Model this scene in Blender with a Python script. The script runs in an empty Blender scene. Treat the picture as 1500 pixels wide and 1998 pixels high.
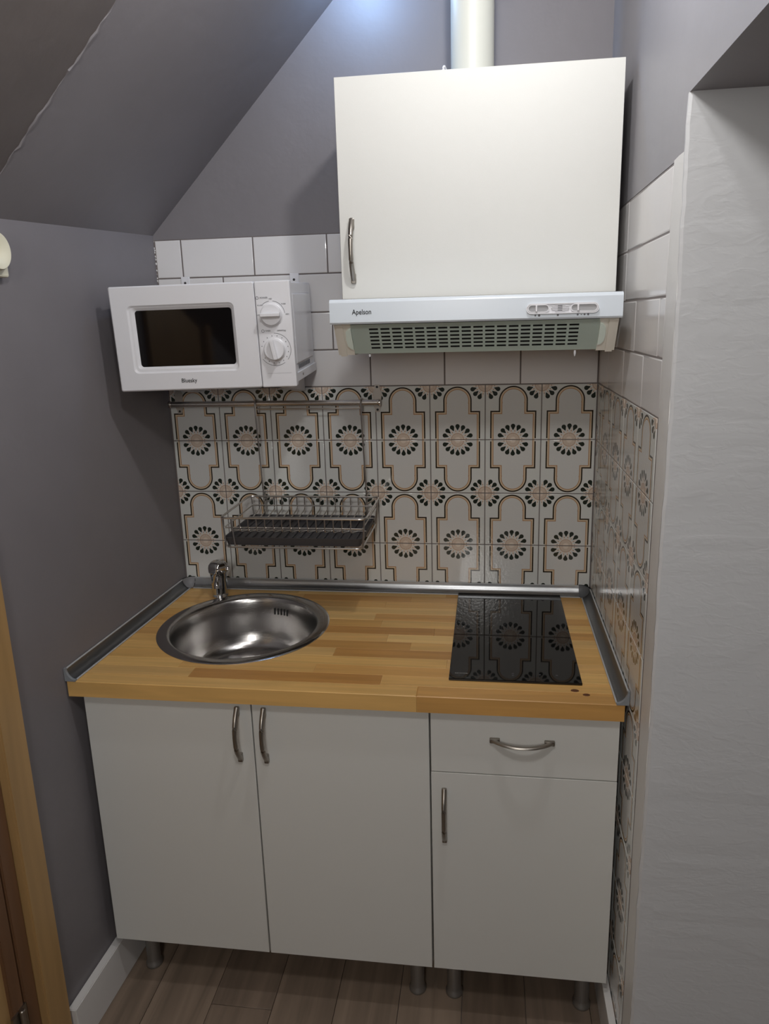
import bpy, bmesh, math, random
from mathutils import Matrix, Vector
random.seed(7)
S = bpy.context.scene
C = S.collection
# ------------------------------------------------------------------ camera, world, lights, exposure
CAM = bpy.data.cameras.new('camera'); cam = bpy.data.objects.new('camera', CAM); C.objects.link(cam)
R = Matrix(((0.99162877, -0.00536739, 0.12900996), (0.1267784, 0.22995203, -0.96490896), (-0.02448705, 0.97318716, 0.22870752)))
cam.matrix_world = Matrix.Translation((0.7698423, -1.96107114, 1.64127)) @ R.to_4x4()
CAM.sensor_fit = 'VERTICAL'; CAM.sensor_height = 24.0; CAM.lens = 1385.845 / 1998 * 24
CAM.shift_x = -22.41 / 1998; CAM.shift_y = -47.43 / 1998
CAM.clip_start = .02
S.camera = cam
S.view_settings.view_transform = 'Standard'; S.view_settings.look = 'None'
S.view_settings.gamma = 1; S.view_settings.use_curve_mapping = False
S.view_settings.exposure = 0.0
W = bpy.data.worlds.new('world'); S.world = W; W.use_nodes = True
W.node_tree.nodes['Background'].inputs[0].default_value = (.8, .85, 1, 1)
W.node_tree.nodes['Background'].inputs[1].default_value = .05
def lamp(name, kind, loc, power, col, size, rot=None):
    l = bpy.data.lights.new(name, kind); l.energy = power; l.color = col
    if kind == 'AREA': l.shape = 'DISK'; l.size = size
    else: l.shadow_soft_size = size
    o = bpy.data.objects.new(name, l); C.objects.link(o); o.location = loc
    if rot: o.rotation_euler = rot
    return o
lamp('ceiling_spot_light', 'POINT', (.77, -.86, 2.45), 14.5, (1, .995, .985), .03)
lamp('added_cool_light', 'POINT', (.46, -.13, 2.455), 2.8, (.36, .60, 1), .04)  # unseen lamp added for the bluish glow high on the back wall
lamp('room_light', 'POINT', (.69, -1.65, 2.29), 17, (1, .99, .97), .07)
lamp('rear_fill_light', 'AREA', (.45, -2.9, 2.0), 33, (1, .975, .935), .7, (math.radians(62), 0, 0))  # soft fill added behind the camera to brighten lower doors and floor

# ------------------------------------------------------------------ materials
def newmat(name):
    m = bpy.data.materials.new(name); m.use_nodes = True
    return m, m.node_tree, m.node_tree.nodes['Principled BSDF']
def lin(c): return tuple(((v / 255) / 12.92 if v / 255 <= .04045 else ((v / 255 + .055) / 1.055) ** 2.4) for v in c) + (1,)
def mat(name, rgb, rough=.5, metal=0, bump=0, bscale=50, var=0, vscale=6, coat=0, stretch=None, spec=.5, world=False):
    m, t, b = newmat(name); N = t.nodes; L = t.links
    b.inputs['Base Color'].default_value = lin(rgb); b.inputs['Roughness'].default_value = rough
    b.inputs['Metallic'].default_value = metal; b.inputs['Coat Weight'].default_value = coat
    b.inputs['Specular IOR Level'].default_value = spec
    if bump or var:
        tc = N.new('ShaderNodeTexCoord'); mp = N.new('ShaderNodeMapping'); L.new(N.new('ShaderNodeNewGeometry').outputs['Position'] if world else tc.outputs['Object'], mp.inputs[0])
        if stretch: mp.inputs['Scale'].default_value = stretch
    if bump:
        n = N.new('ShaderNodeTexNoise'); n.inputs['Scale'].default_value = bscale; n.inputs['Detail'].default_value = 4
        L.new(mp.outputs[0], n.inputs['Vector'])
        bp = N.new('ShaderNodeBump'); bp.inputs['Strength'].default_value = bump; bp.inputs['Distance'].default_value = .004
        L.new(n.outputs[0], bp.inputs['Height']); L.new(bp.outputs[0], b.inputs['Normal'])
    if var:
        n = N.new('ShaderNodeTexNoise'); n.inputs['Scale'].default_value = vscale; n.inputs['Detail'].default_value = 3
        L.new(mp.outputs[0], n.inputs['Vector'])
        r = N.new('ShaderNodeValToRGB'); c = lin(rgb)
        r.color_ramp.elements[0].position = .3; r.color_ramp.elements[1].position = .7
        r.color_ramp.elements[0].color = tuple(v * (1 - var) for v in c[:3]) + (1,)
        r.color_ramp.elements[1].color = tuple(min(1, v * (1 + var)) for v in c[:3]) + (1,)
        L.new(n.outputs[0], r.inputs[0]); L.new(r.outputs[0], b.inputs['Base Color'])
    return m
M = {}
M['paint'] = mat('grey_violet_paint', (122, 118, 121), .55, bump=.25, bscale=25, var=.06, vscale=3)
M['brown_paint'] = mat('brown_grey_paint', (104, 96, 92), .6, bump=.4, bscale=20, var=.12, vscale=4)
M['white_paint'] = mat('white_gloss_paint', (225, 224, 222), .4, bump=.3, bscale=30)
M['door'] = mat('white_melamine', (213, 213, 209), .58, bump=.04, bscale=600, spec=.35)
M['carcass'] = mat('white_board', (205, 202, 196), .5)
M['tile'] = mat('white_glazed_tile', (222, 220, 220), .16, bump=.045, bscale=22, world=True)
M['grout'] = mat('dark_grout', (112, 104, 102), .9, bump=.3, bscale=200)
M['grey_grout'] = mat('grey_grout', (140, 134, 132), .9)
M['plastic'] = mat('white_plastic', (226, 226, 230), .3)
M['hoodwhite'] = mat('hood_white_enamel', (214, 222, 230), .3)
M['hoodbeige'] = mat('hood_beige_plastic', (222, 217, 206), .4)
M['filter'] = mat('hood_filter_green_grey', (222, 234, 225), .35)
M['slot'] = mat('dark_hollow', (38, 38, 38), .7)
M['black'] = mat('black_ink', (25, 25, 28), .5)
M['greyink'] = mat('grey_ink', (95, 95, 100), .5)
M['glass'] = mat('black_oven_glass', (14, 12, 13), .06)
M['hob'] = mat('black_ceramic_glass', (9, 9, 10), .035)
M['chrome'] = mat('chrome', (205, 205, 205), .08, 1)
M['steel'] = mat('brushed_steel', (196, 194, 192), .2, 1, bump=.1, bscale=60, stretch=(1, 1, 12))
M['rail'] = mat('rail_steel', (200, 194, 188), .24, 1)
M['wire'] = mat('wire_steel', (205, 202, 198), .28, 1)
M['nickel'] = mat('satin_nickel', (158, 152, 144), .34, 1)
M['trim'] = mat('dark_aluminium_strip', (118, 120, 122), .36, .85)
M['lip'] = mat('pale_plastic_lip', (176, 178, 180), .4)
M['greyplastic'] = mat('grey_plastic', (132, 136, 140), .4)
M['tray'] = mat('dark_grey_plastic', (62, 60, 62), .5)
M['leg'] = mat('matt_silver_leg', (150, 148, 145), .42, .8)
M['duct'] = mat('cream_duct_paint', (208, 210, 202), .4)
M['creamplastic'] = mat('cream_plastic', (226, 222, 200), .35)
M['baseboard'] = mat('white_baseboard', (214, 212, 210), .4)
M['screw'] = mat('dark_screw', (40, 38, 38), .5)

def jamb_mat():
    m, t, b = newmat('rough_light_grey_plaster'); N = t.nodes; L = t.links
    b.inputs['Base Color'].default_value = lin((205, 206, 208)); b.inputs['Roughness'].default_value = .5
    tc = N.new('ShaderNodeTexCoord')
    h = None
    for sc, st, s, d in (((1, 1, 1.8), 5, 3.0, 5), ((1.0, 1, 2.2), 30, 1.0, 3)):
        mp = N.new('ShaderNodeMapping'); mp.inputs['Scale'].default_value = sc; mp.inputs['Rotation'].default_value = (0, .3, 0)
        L.new(tc.outputs['Object'], mp.inputs[0])
        n = N.new('ShaderNodeTexNoise'); n.inputs['Scale'].default_value = st; n.inputs['Detail'].default_value = d; n.inputs['Distortion'].default_value = .8
        L.new(mp.outputs[0], n.inputs['Vector'])
        r = N.new('ShaderNodeMapRange'); r.inputs['From Min'].default_value = .45; r.inputs['From Max'].default_value = .8; r.inputs['To Max'].default_value = s
        L.new(n.outputs[0], r.inputs[0])
        if h is None: h = r.outputs[0]
        else:
            a = N.new('ShaderNodeMath'); a.operation = 'ADD'; L.new(h, a.inputs[0]); L.new(r.outputs[0], a.inputs[1]); h = a.outputs[0]
    bp = N.new('ShaderNodeBump'); bp.inputs['Strength'].default_value = .35; bp.inputs['Distance'].default_value = .0008
    L.new(h, bp.inputs['Height']); L.new(bp.outputs[0], b.inputs['Normal'])
    return m
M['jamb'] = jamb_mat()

def wood_mat(name, cols, grain=(2, 40, 40), rough=.4, amp=.25, axis=0, bumps=.05, knots=False):
    """per-object tone + grain running along one axis"""
    m, t, b = newmat(name); N = t.nodes; L = t.links
    oi = N.new('ShaderNodeObjectInfo'); tc = N.new('ShaderNodeTexCoord'); mp = N.new('ShaderNodeMapping')
    L.new(tc.outputs['Object'], mp.inputs[0])
    mu = N.new('ShaderNodeMath'); mu.operation = 'MULTIPLY'; mu.inputs[1].default_value = 37
    L.new(oi.outputs['Random'], mu.inputs[0]); L.new(mu.outputs[0], mp.inputs['Location'])
    mp.inputs['Scale'].default_value = grain
    n = N.new('ShaderNodeTexNoise'); n.inputs['Scale'].default_value = 1; n.inputs['Detail'].default_value = 6; n.inputs['Distortion'].default_value = .6
    L.new(mp.outputs[0], n.inputs['Vector'])
    r = N.new('ShaderNodeValToRGB'); cr = r.color_ramp
    while len(cr.elements) < len(cols): cr.elements.new(.5)
    for i, c in enumerate(cols): cr.elements[i].position = i / (len(cols) - 1); cr.elements[i].color = lin(c)
    L.new(oi.outputs['Random'], r.inputs[0])
    mr = N.new('ShaderNodeMapRange'); mr.inputs['From Min'].default_value = .3; mr.inputs['From Max'].default_value = .7
    mr.inputs['To Min'].default_value = 1 - amp; mr.inputs['To Max'].default_value = 1 + amp * .6
    L.new(n.outputs[0], mr.inputs[0])
    vm = N.new('ShaderNodeVectorMath'); vm.operation = 'SCALE'; L.new(r.outputs[0], vm.inputs[0]); L.new(mr.outputs[0], vm.inputs['Scale'])
    L.new(vm.outputs[0], b.inputs['Base Color'])
    b.inputs['Roughness'].default_value = rough
    bp = N.new('ShaderNodeBump'); bp.inputs['Strength'].default_value = bumps; bp.inputs['Distance'].default_value = .002
    L.new(n.outputs[0], bp.inputs['Height']); L.new(bp.outputs[0], b.inputs['Normal'])
    return m
M['stave'] = wood_mat('oak_stave', [(184, 134, 74), (210, 164, 96), (220, 178, 110), (198, 148, 84), (230, 192, 126), (190, 140, 78)], grain=(3, 60, 40), rough=.38, amp=.16)
M['plank'] = wood_mat('brown_laminate', [(128, 112, 98), (140, 123, 107), (120, 104, 90)], grain=(28, 2.2, 10), rough=.45, amp=.3)
M['pine'] = wood_mat('varnished_pine', [(176, 142, 94), (172, 136, 90)], grain=(30, 30, 2), rough=.4, amp=.14)
M['darkpine'] = wood_mat('dark_brown_wood', [(118, 84, 58), (112, 80, 56)], grain=(30, 30, 2), rough=.45, amp=.14)  # darker brown wood for door lining and stile

def pattern_mat():
    m, t, b = newmat('patterned_tile_glaze'); N = t.nodes; L = t.links
    def sock(n, i, v):
        if isinstance(v, (int, float)): n.inputs[i].default_value = v
        else: L.new(v, n.inputs[i])
    def m2(op, a, c=0.0, d=None):
        n = N.new('ShaderNodeMath'); n.operation = op; sock(n, 0, a); sock(n, 1, c)
        if d is not None: sock(n, 2, d)
        return n.outputs[0]
    uv = N.new('ShaderNodeUVMap'); uv.uv_map = 'UVMap'
    sp = N.new('ShaderNodeSeparateXYZ'); L.new(uv.outputs[0], sp.inputs[0])
    X = m2('ABSOLUTE', m2('SUBTRACT', sp.outputs[0], .5)); V = sp.outputs[1]
    # outline: signed distance to (wide block) U (narrow stem + arch cap)
    def box(cx, cy, hx, hy):
        dx = m2('SUBTRACT', m2('ABSOLUTE', m2('SUBTRACT', X, cx)), hx); dy = m2('SUBTRACT', m2('ABSOLUTE', m2('SUBTRACT', V, cy)), hy)
        return m2('MAXIMUM', dx, dy)
    blk = box(0, 0, .405, .52)
    stem = box(0, .3, .25, .42)
    ex = X; ey = m2('SUBTRACT', V, .72)
    arch = m2('SUBTRACT', m2('SQRT', m2('ADD', m2('MULTIPLY', ex, ex), m2('MULTIPLY', ey, ey))), .25)
    sd = m2('MINIMUM', m2('MINIMUM', blk, stem), arch)
    def band(d, c, w): return m2('LESS_THAN', m2('ABSOLUTE', m2('SUBTRACT', d, c)), w)
    dark = m2('MULTIPLY', band(sd, -.002, .0125), m2('GREATER_THAN', V, .02))
    ochre = band(sd, -.044, .0065); tan = band(sd, -.029, .017)
    fill = m2('LESS_THAN', sd, -.05)
    def flower(px, py, kmin, kmax, rh):
        r = m2('SQRT', m2('ADD', m2('MULTIPLY', px, px), m2('MULTIPLY', py, py)))
        th = m2('ARCTAN2', px, py); st = math.radians(24)
        k = m2('MINIMUM', m2('MAXIMUM', m2('ROUND', m2('DIVIDE', th, st)), kmin), kmax)
        a = m2('SUBTRACT', th, m2('MULTIPLY', k, st))
        al = m2('MULTIPLY', r, m2('COSINE', a)); pe = m2('ABSOLUTE', m2('MULTIPLY', r, m2('SINE', a)))
        q = m2('DIVIDE', m2('SUBTRACT', al, rh - .078), .078)
        w1 = m2('MULTIPLY', m2('POWER', m2('MAXIMUM', q, 0), .75), .040)
        h = m2('SUBTRACT', al, rh); w2 = m2('SQRT', m2('MAXIMUM', m2('SUBTRACT', .040 ** 2, m2('MULTIPLY', h, h)), 0))
        w = m2('MAXIMUM', m2('MULTIPLY', w1, m2('LESS_THAN', al, rh)), w2)
        drop = m2('LESS_THAN', pe, w)
        # heart: tan ring petals between the drops, brown dots, fine radial strokes
        ring = m2('LESS_THAN', r, m2('ADD', .143, m2('MULTIPLY', m2('COSINE', m2('MULTIPLY', m2('ADD', th, st / 2), 15)), .026)))
        rays = m2('GREATER_THAN', m2('COSINE', m2('MULTIPLY', th, 30)), .45)
        fine = m2('MULTIPLY', m2('MULTIPLY', rays, m2('LESS_THAN', r, .115)), m2('GREATER_THAN', r, .05))
        rim = m2('LESS_THAN', m2('ABSOLUTE', m2('SUBTRACT', r, .115)), .005)
        th2 = m2('SUBTRACT', m2('MODULO', m2('ADD', th, 10 * st), st), st / 2)
        d2 = m2('ADD', m2('POWER', m2('SUBTRACT', r, .162), 2), m2('POWER', m2('MULTIPLY', th2, .162), 2))
        dots = m2('LESS_THAN', d2, .011 ** 2)
        dl = m2('MULTIPLY', m2('LESS_THAN', m2('ABSOLUTE', th2), .045), m2('LESS_THAN', m2('ABSOLUTE', m2('SUBTRACT', r, .185)), .03))
        brown = m2('MAXIMUM', m2('MAXIMUM', fine, rim), dots)
        return drop, m2('MAXIMUM', ring, dl), brown
    f1 = flower(X, V, 0, 3, .25)
    f2 = flower(m2('SUBTRACT', .5, X), m2('SUBTRACT', 1, V), 1, 3, .235)
    col = None
    def mix(prev, fac, rgb):
        n = N.new('ShaderNodeMix'); n.data_type = 'RGBA'; L.new(fac, n.inputs[0])
        if isinstance(prev, tuple): n.inputs[6].default_value = prev
        else: L.new(prev, n.inputs[6])
        n.inputs[7].default_value = lin(rgb); return n.outputs[2]
    base = lin((214, 216, 213))
    c = mix(base, fill, (210, 210, 208))
    c = mix(c, tan, (214, 194, 166)); c = mix(c, ochre, (176, 132, 88)); c = mix(c, dark, (50, 40, 30))
    for d, rg, br in (f1, f2):
        c = mix(c, rg, (222, 208, 194)); c = mix(c, br, (176, 148, 126)); c = mix(c, d, (40, 46, 38))
    L.new(c, b.inputs['Base Color'])
    b.inputs['Roughness'].default_value = .14
    tc = N.new('ShaderNodeTexCoord'); g = N.new('ShaderNodeNewGeometry')
    n = N.new('ShaderNodeTexNoise'); n.inputs['Scale'].default_value = 140; n.inputs['Detail'].default_value = 1.5
    L.new(g.outputs['Position'], n.inputs['Vector'])
    bp = N.new('ShaderNodeBump'); bp.inputs['Strength'].default_value = .3; bp.inputs['Distance'].default_value = .001
    L.new(n.outputs[0], bp.inputs['Height']); L.new(bp.outputs[0], b.inputs['Normal'])
    return m
M['pattern'] = pattern_mat()

# ------------------------------------------------------------------ mesh helpers
def bm_(): return bmesh.new()
def add_box(bm, x0, x1, y0, y1, z0, z1, bev=0, seg=2):
    r = bmesh.ops.create_cube(bm, size=1)
    for v in r['verts']:
        v.co = Vector(((x0 + x1) / 2 + v.co.x * (x1 - x0), (y0 + y1) / 2 + v.co.y * (y1 - y0), (z0 + z1) / 2 + v.co.z * (z1 - z0)))
    if bev:
        es = set(e for v in r['verts'] for e in v.link_edges)
        bmesh.ops.bevel(bm, geom=list(es), offset=bev, segments=seg, profile=.5, affect='EDGES')
def add_hexa(bm, bot, top):
    """8-corner solid: four bottom points, four top points (same order)"""
    a = [bm.verts.new(p) for p in bot]; b = [bm.verts.new(p) for p in top]; n = len(a)
    bm.faces.new(a[::-1]); bm.faces.new(b)
    for i in range(n): bm.faces.new((a[i], a[(i + 1) % n], b[(i + 1) % n], b[i]))
def add_prism(bm, pts, axis, a, b):
    """extrude a 2-D outline along an axis; pts are the other two coordinates in order"""
    def P(p, w):
        return {'x': (w, p[0], p[1]), 'y': (p[0], w, p[1]), 'z': (p[0], p[1], w)}[axis]
    A = [bm.verts.new(P(p, a)) for p in pts]; B = [bm.verts.new(P(p, b)) for p in pts]; n = len(pts)
    bm.faces.new(A); bm.faces.new(B[::-1])
    for i in range(n): bm.faces.new((A[i], B[i], B[(i + 1) % n], A[(i + 1) % n]))
def add_lathe(bm, prof, cx, cy, cz, seg=48, axis='z', close=False):
    rings = []
    for r, h in prof:
        ring = []
        for i in range(seg):
            t = 2 * math.pi * i / seg; a, b = r * math.cos(t), r * math.sin(t)
            p = {'z': (cx + a, cy + b, cz + h), 'y': (cx + a, cy + h, cz + b), 'x': (cx + h, cy + a, cz + b)}[axis]
            ring.append(bm.verts.new(p))
        rings.append(ring)
    for k in range(len(rings) - 1):
        for i in range(seg):
            j = (i + 1) % seg
            bm.faces.new((rings[k][i], rings[k][j], rings[k + 1][j], rings[k + 1][i]))
    if close: bm.faces.new(rings[0][::-1]); bm.faces.new(rings[-1])
def add_tube(bm, pts, r, seg=8, closed=False, flat=1.0, up=(0, 0, 1)):
    pts = [Vector(p) for p in pts]; n = len(pts); rings = []
    for i, p in enumerate(pts):
        a = pts[(i - 1) % n] if (closed or i > 0) else p; b = pts[(i + 1) % n] if (closed or i < n - 1) else p
        t = (b - a).normalized(); u = Vector(up)
        if abs(t.dot(u)) > .95: u = Vector((1, 0, 0)) if abs(t.x) < .9 else Vector((0, 1, 0))
        s = t.cross(u).normalized(); w = s.cross(t).normalized()
        rr = r[i] if isinstance(r, (list, tuple)) else r
        rings.append([bm.verts.new(p + s * rr * math.cos(2 * math.pi * k / seg) + w * rr * flat * math.sin(2 * math.pi * k / seg)) for k in range(seg)])
    m = n if closed else n - 1
    for i in range(m):
        A, B = rings[i], rings[(i + 1) % n]
        for k in range(seg): bm.faces.new((A[k], A[(k + 1) % seg], B[(k + 1) % seg], B[k]))
    if not closed: bm.faces.new(rings[0][::-1]); bm.faces.new(rings[-1])
def smooth_path(pts, rad, n=5, closed=False):
    """round the corners of a polyline"""
    P = [Vector(p) for p in pts]; out = []; N_ = len(P)
    for i, p in enumerate(P):
        if not closed and i in (0, N_ - 1): out.append(p); continue
        a, b = P[(i - 1) % N_], P[(i + 1) % N_]
        r = min(rad, (a - p).length * .49, (b - p).length * .49)
        s = p + (a - p).normalized() * r; e = p + (b - p).normalized() * r
        for k in range(n + 1):
            t = k / n; out.append(s * (1 - t) ** 2 + p * 2 * t * (1 - t) + e * t ** 2)
    return out
def finish(name, bm, mt, smooth=True):
    bmesh.ops.recalc_face_normals(bm, faces=bm.faces)
    me = bpy.data.meshes.new(name); bm.to_mesh(me); bm.free()
    if smooth:
        me.polygons.foreach_set('use_smooth', [True] * len(me.polygons))
        try: me.set_sharp_from_angle(angle=math.radians(38))
        except Exception: pass
        ar = sorted(p.area for p in me.polygons); md = ar[len(ar) // 2] * 4
        for p in me.polygons:
            if p.area > md and len(p.vertices) >= 4: p.use_smooth = False
    for m in (mt if isinstance(mt, (list, tuple)) else [mt]): me.materials.append(m)
    return me
def obj(name, bm, mt, parent=None, smooth=True, local=False, label=None):
    """one mesh object; coordinates are world unless local"""
    if parent is not None and not local:
        off = root_loc(parent); bmesh.ops.translate(bm, vec=-off, verts=bm.verts)
    o = bpy.data.objects.new(name, finish(name, bm, mt, smooth)); C.objects.link(o)
    if parent is not None: o.parent = parent
    if label: o['label'] = label
    return o
def root_loc(o):
    while o.parent: o = o.parent
    return Vector(o.location)
def thing(name, label, cat, loc=(0, 0, 0), group=None):
    o = bpy.data.objects.new(name, None); C.objects.link(o); o.location = loc; o.empty_display_size = .05
    o['label'] = label; o['category'] = cat
    if group: o['group'] = group
    return o
def tag(o, label, cat, group=None):
    o['label'] = label; o['category'] = cat
    if group: o['group'] = group
    return o
def struct(name, bm, mt, smooth=False, label=None):
    o = obj(name, bm, mt, None, smooth); o['kind'] = 'structure'
    if label: o['label'] = label
    return o
def text_obj(name, s, size, mt, parent, mtx, bold=0.0, squash=1.0):
    cu = bpy.data.curves.new('tmp', 'FONT'); cu.body = s; cu.size = size; cu.align_x = 'CENTER'; cu.align_y = 'CENTER'; cu.extrude = .0002; cu.offset = bold; cu.resolution_u = 4
    to = bpy.data.objects.new('tmp', cu); C.objects.link(to); bpy.context.view_layer.update()
    me = bpy.data.meshes.new_from_object(to.evaluated_get(bpy.context.evaluated_depsgraph_get())); me.name = name
    bpy.data.objects.remove(to); bpy.data.curves.remove(cu)
    me.transform(Matrix.Scale(squash, 4, (1, 0, 0))); me.transform(mtx)
    me.materials.clear(); me.materials.append(mt)
    o = bpy.data.objects.new(name, me); C.objects.link(o); o.parent = parent
    return o

# ------------------------------------------------------------------ dimensions
def WL(y): return -.1504 + .0506 * y          # painted left wall plane
XR = 1.0585                                    # tiled right wall face
ZT = 1.466; P = .152; WR = .1017               # top of patterned tiles, pitch, white row height
ZW = .864
def slope(x): return 1.8725 + 1.01 * (x + .163)
YC = -.672                                     # crease of the slope
YJ = -.784                                     # jamb plane
ZL = 1.954                                     # lintel soffit
YB = -3.3
# ------------------------------------------------------------------ the setting
# floor: one slab and laminate planks as parts
bm = bm_(); add_box(bm, -.6, 2.1, YB - .1, .15, -.08, -.008)
floor = struct('floor', bm, M['grout'])
xs = [.094 + .1545 * k for k in range(-3, 13)]
fx = {}
for i, x in enumerate(xs[:-1]):
    offs = [(-.0, -1.25), (.1, -.72), (-.3, -1.9), (.1, -1.0)][i % 4]
    ys = [.1, -.30 - .31 * ((i * 7) % 4), -.30 - .31 * ((i * 7) % 4) - 1.2, YB]
    for a, b in zip(ys, ys[1:]):
        key = round(a - b, 3)
        w = P + .0025 - .0012
        if key not in fx:
            q = bm_(); h = (a - b) / 2 - .0006; add_box(q, -.0766, .0766, -h, h, -.008, 0, .0007, 1); fx[key] = finish('plank', q, M['plank'])
        o = bpy.data.objects.new('plank', fx[key]); C.objects.link(o); o.parent = floor; o.location = (x + .077, (a + b) / 2, 0)

# back wall, painted part above the tiles + slab behind
bm = bm_(); add_box(bm, -.45, 2.1, .006, .12, -.05, 3.5)
add_box(bm, -.26, 1.2, .001, .02, ZT + 4 * WR + .0005, 3.4)
wall_back = struct('wall_back', bm, M['paint'])
# left wall with the door opening in front
def lwall(bm, y0, y1, z0, z1, t=.2):
    add_hexa(bm, [(WL(y0), y0, z0), (WL(y1), y1, z0), (WL(y1) - t, y1, z0), (WL(y0) - t, y0, z0)],
             [(WL(y0), y0, z1), (WL(y1), y1, z1), (WL(y1) - t, y1, z1), (WL(y0) - t, y0, z1)])
bm = bm_()
lwall(bm, .006, -.80, -.02, 1.96); lwall(bm, -.80, -1.65, 2.04, 2.1); lwall(bm, -1.65, YB, -.02, 2.1)
wall_left = struct('wall_left', bm, M['paint'])
# right wall: tiled return behind the jamb, painted above, lintel over the passage
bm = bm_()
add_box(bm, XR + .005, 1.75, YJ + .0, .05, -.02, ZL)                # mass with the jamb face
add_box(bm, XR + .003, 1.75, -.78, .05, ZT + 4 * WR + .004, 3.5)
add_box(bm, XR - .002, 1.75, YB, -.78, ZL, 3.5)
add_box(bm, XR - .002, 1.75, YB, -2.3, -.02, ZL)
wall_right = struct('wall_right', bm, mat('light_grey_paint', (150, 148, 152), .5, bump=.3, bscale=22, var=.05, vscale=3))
bm = bm_(); add_box(bm, 1.75, 1.85, YB, .1, -.02, 3.5); wall_end = struct('wall_passage', bm, M['paint'])
bm = bm_(); add_box(bm, -.6, 2.0, YB - .1, YB, -.02, 3.5); wall_front = struct('wall_front', bm, M['paint'])
# rough plaster skin on the jamb: its inner edge wanders a little
bm = bm_(); rnd = random.Random(3)
def skin(bm, nz=90):
    col = []
    for i in range(nz + 1):
        z = ZL * i / nz
        e = XR - .0025 + rnd.uniform(-.0008, .0012) + .001 * math.sin(z * 9)
        yb = YJ + .012
        col.append([bm.verts.new(p) for p in ((e + .001, yb + rnd.uniform(-.001, .002), z), (e, YJ + .004, z), (e + .004, YJ - .0005, z), (e + .03, YJ - .001 + rnd.uniform(-.0006, .0006), z), (1.745, YJ - .001, z))])
    for a, b in zip(col, col[1:]):
        for k in range(4): bm.faces.new((a[k], a[k + 1], b[k + 1], b[k]))
skin(bm)
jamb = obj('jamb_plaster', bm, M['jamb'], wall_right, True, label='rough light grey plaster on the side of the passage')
# white painted strip between tiles and plaster corner
bm = bm_(); rows = 60; prev = None
for i in range(rows + 1):
    z = (ZT + 4 * WR + .004) * i / rows
    y0 = -.704 + rnd.uniform(-.0015, .0015); y1 = YJ + .008 + rnd.uniform(-.001, .002) 
    cur = [bm.verts.new(p) for p in ((XR + .004, y0 + .003, z), (XR - .0005, y0, z), (XR - .002, (y0 + y1) / 2, z), (XR - .0015, y1, z), (XR + .004, y1 - .002, z))]
    if prev:
        for k in range(4): bm.faces.new((prev[k], prev[k + 1], cur[k + 1], cur[k]))
    prev = cur
obj('painted_edge_strip', bm, M['white_paint'], wall_right, True, label='white painted strip at the outer edge of the tiling')
# sloping ceiling behind the crease, browner slab in front of it
X0, X1 = -.42, 1.8
bm = bm_(); T = .12; nx = 60; prev = None
def ceil_slab(bm, ya, za, yb, zb, t=.12):
    a = [(X0, ya, slope(X0) + za), (X1, ya, slope(X1) + za), (X1, yb, slope(X1) + zb), (X0, yb, slope(X0) + zb)]
    add_hexa(bm, a, [(p[0], p[1], p[2] + t) for p in a])
ceil_slab(bm, .01, 0, YC, 0)
ceiling = struct('ceiling', bm, M['paint'])
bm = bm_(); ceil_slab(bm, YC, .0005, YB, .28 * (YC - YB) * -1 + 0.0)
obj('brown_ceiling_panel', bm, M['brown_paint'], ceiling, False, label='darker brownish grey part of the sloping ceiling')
# ragged plaster bead along the crease
bm = bm_(); pts = []; rad = []
for i in range(90):
    x = -.3 + i * .0095; pts.append((x, YC + rnd.uniform(-.004, .004), slope(x) - .0 + rnd.uniform(-.001, .001))); rad.append(rnd.choice((.001, .0015, .002, .0035)))
add_tube(bm, pts, rad, 6)
obj('plaster_ridge', bm, M['paint'], ceiling, True)
# plaster seam where left wall, slope and back wall meet
# tiles -------------------------------------------------------------
cache = {}
def tile_mesh(kind, w, h, u0, u1, v0, v1):
    key = (kind, round(w, 4), round(h, 4), round(u0, 3), round(u1, 3), round(v0, 3), round(v1, 3))
    if key in cache: return cache[key]
    q = bm_(); add_box(q, -w / 2, w / 2, 0, .006, -h / 2, h / 2)
    fr = [e for e in q.edges if all(v.co.y < .001 for v in e.verts)]
    bmesh.ops.bevel(q, geom=fr, offset=.0012 if kind == 'pattern' else .003, segments=2, profile=.5, affect='EDGES')
    uvl = q.loops.layers.uv.new('UVMap')
    for f in q.faces:
        for l in f.loops:
            l[uvl].uv = (u0 + (l.vert.co.x + w / 2) / w * (u1 - u0), v0 + (l.vert.co.z + h / 2) / h * (v1 - v0))
    me = finish(kind, q, M['pattern'] if kind == 'pattern' else M['tile']); cache[key] = me
    return me
G = .0011
def put_tile(parent, side, kind, a0, a1, z0, z1, uv=(0, 1, 0, 1)):
    me = tile_mesh(kind, abs(a1 - a0) - 2 * G, z1 - z0 - 2 * G, *uv)
    o = bpy.data.objects.new('patterned_tile' if kind == 'pattern' else 'white_tile', me); C.objects.link(o); o.parent = parent
    j = rnd.uniform(-.0002, .0002)
    if side == 'back': o.location = ((a0 + a1) / 2, j, (z0 + z1) / 2)
    else: o.location = (XR + j, (a0 + a1) / 2, (z0 + z1) / 2); o.rotation_euler = (0, 0, -math.pi / 2)
    o.rotation_euler[0] = rnd.uniform(-.0012, .0012)
    return o
def pattern_rows(side, cols, parent, zmin):
    r = 0
    while True:
        zt = ZT - P * r; zb = max(zt - P, zmin)
        if zt - zb < .02: break
        frac = (zt - zb) / P
        v = (1 - frac, 1) if r % 2 == 0 else (frac, 0)   # bottom, top value
        if r % 2 == 0: vb, vt = 1 - frac, 1
        else: vb, vt = frac, 0
        for c0, c1, u0, u1 in cols: put_tile(parent, side, 'pattern', c0, c1, zb, zt, (u0, u1, vb, vt))
        r += 1
XLb = -.1475
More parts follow.
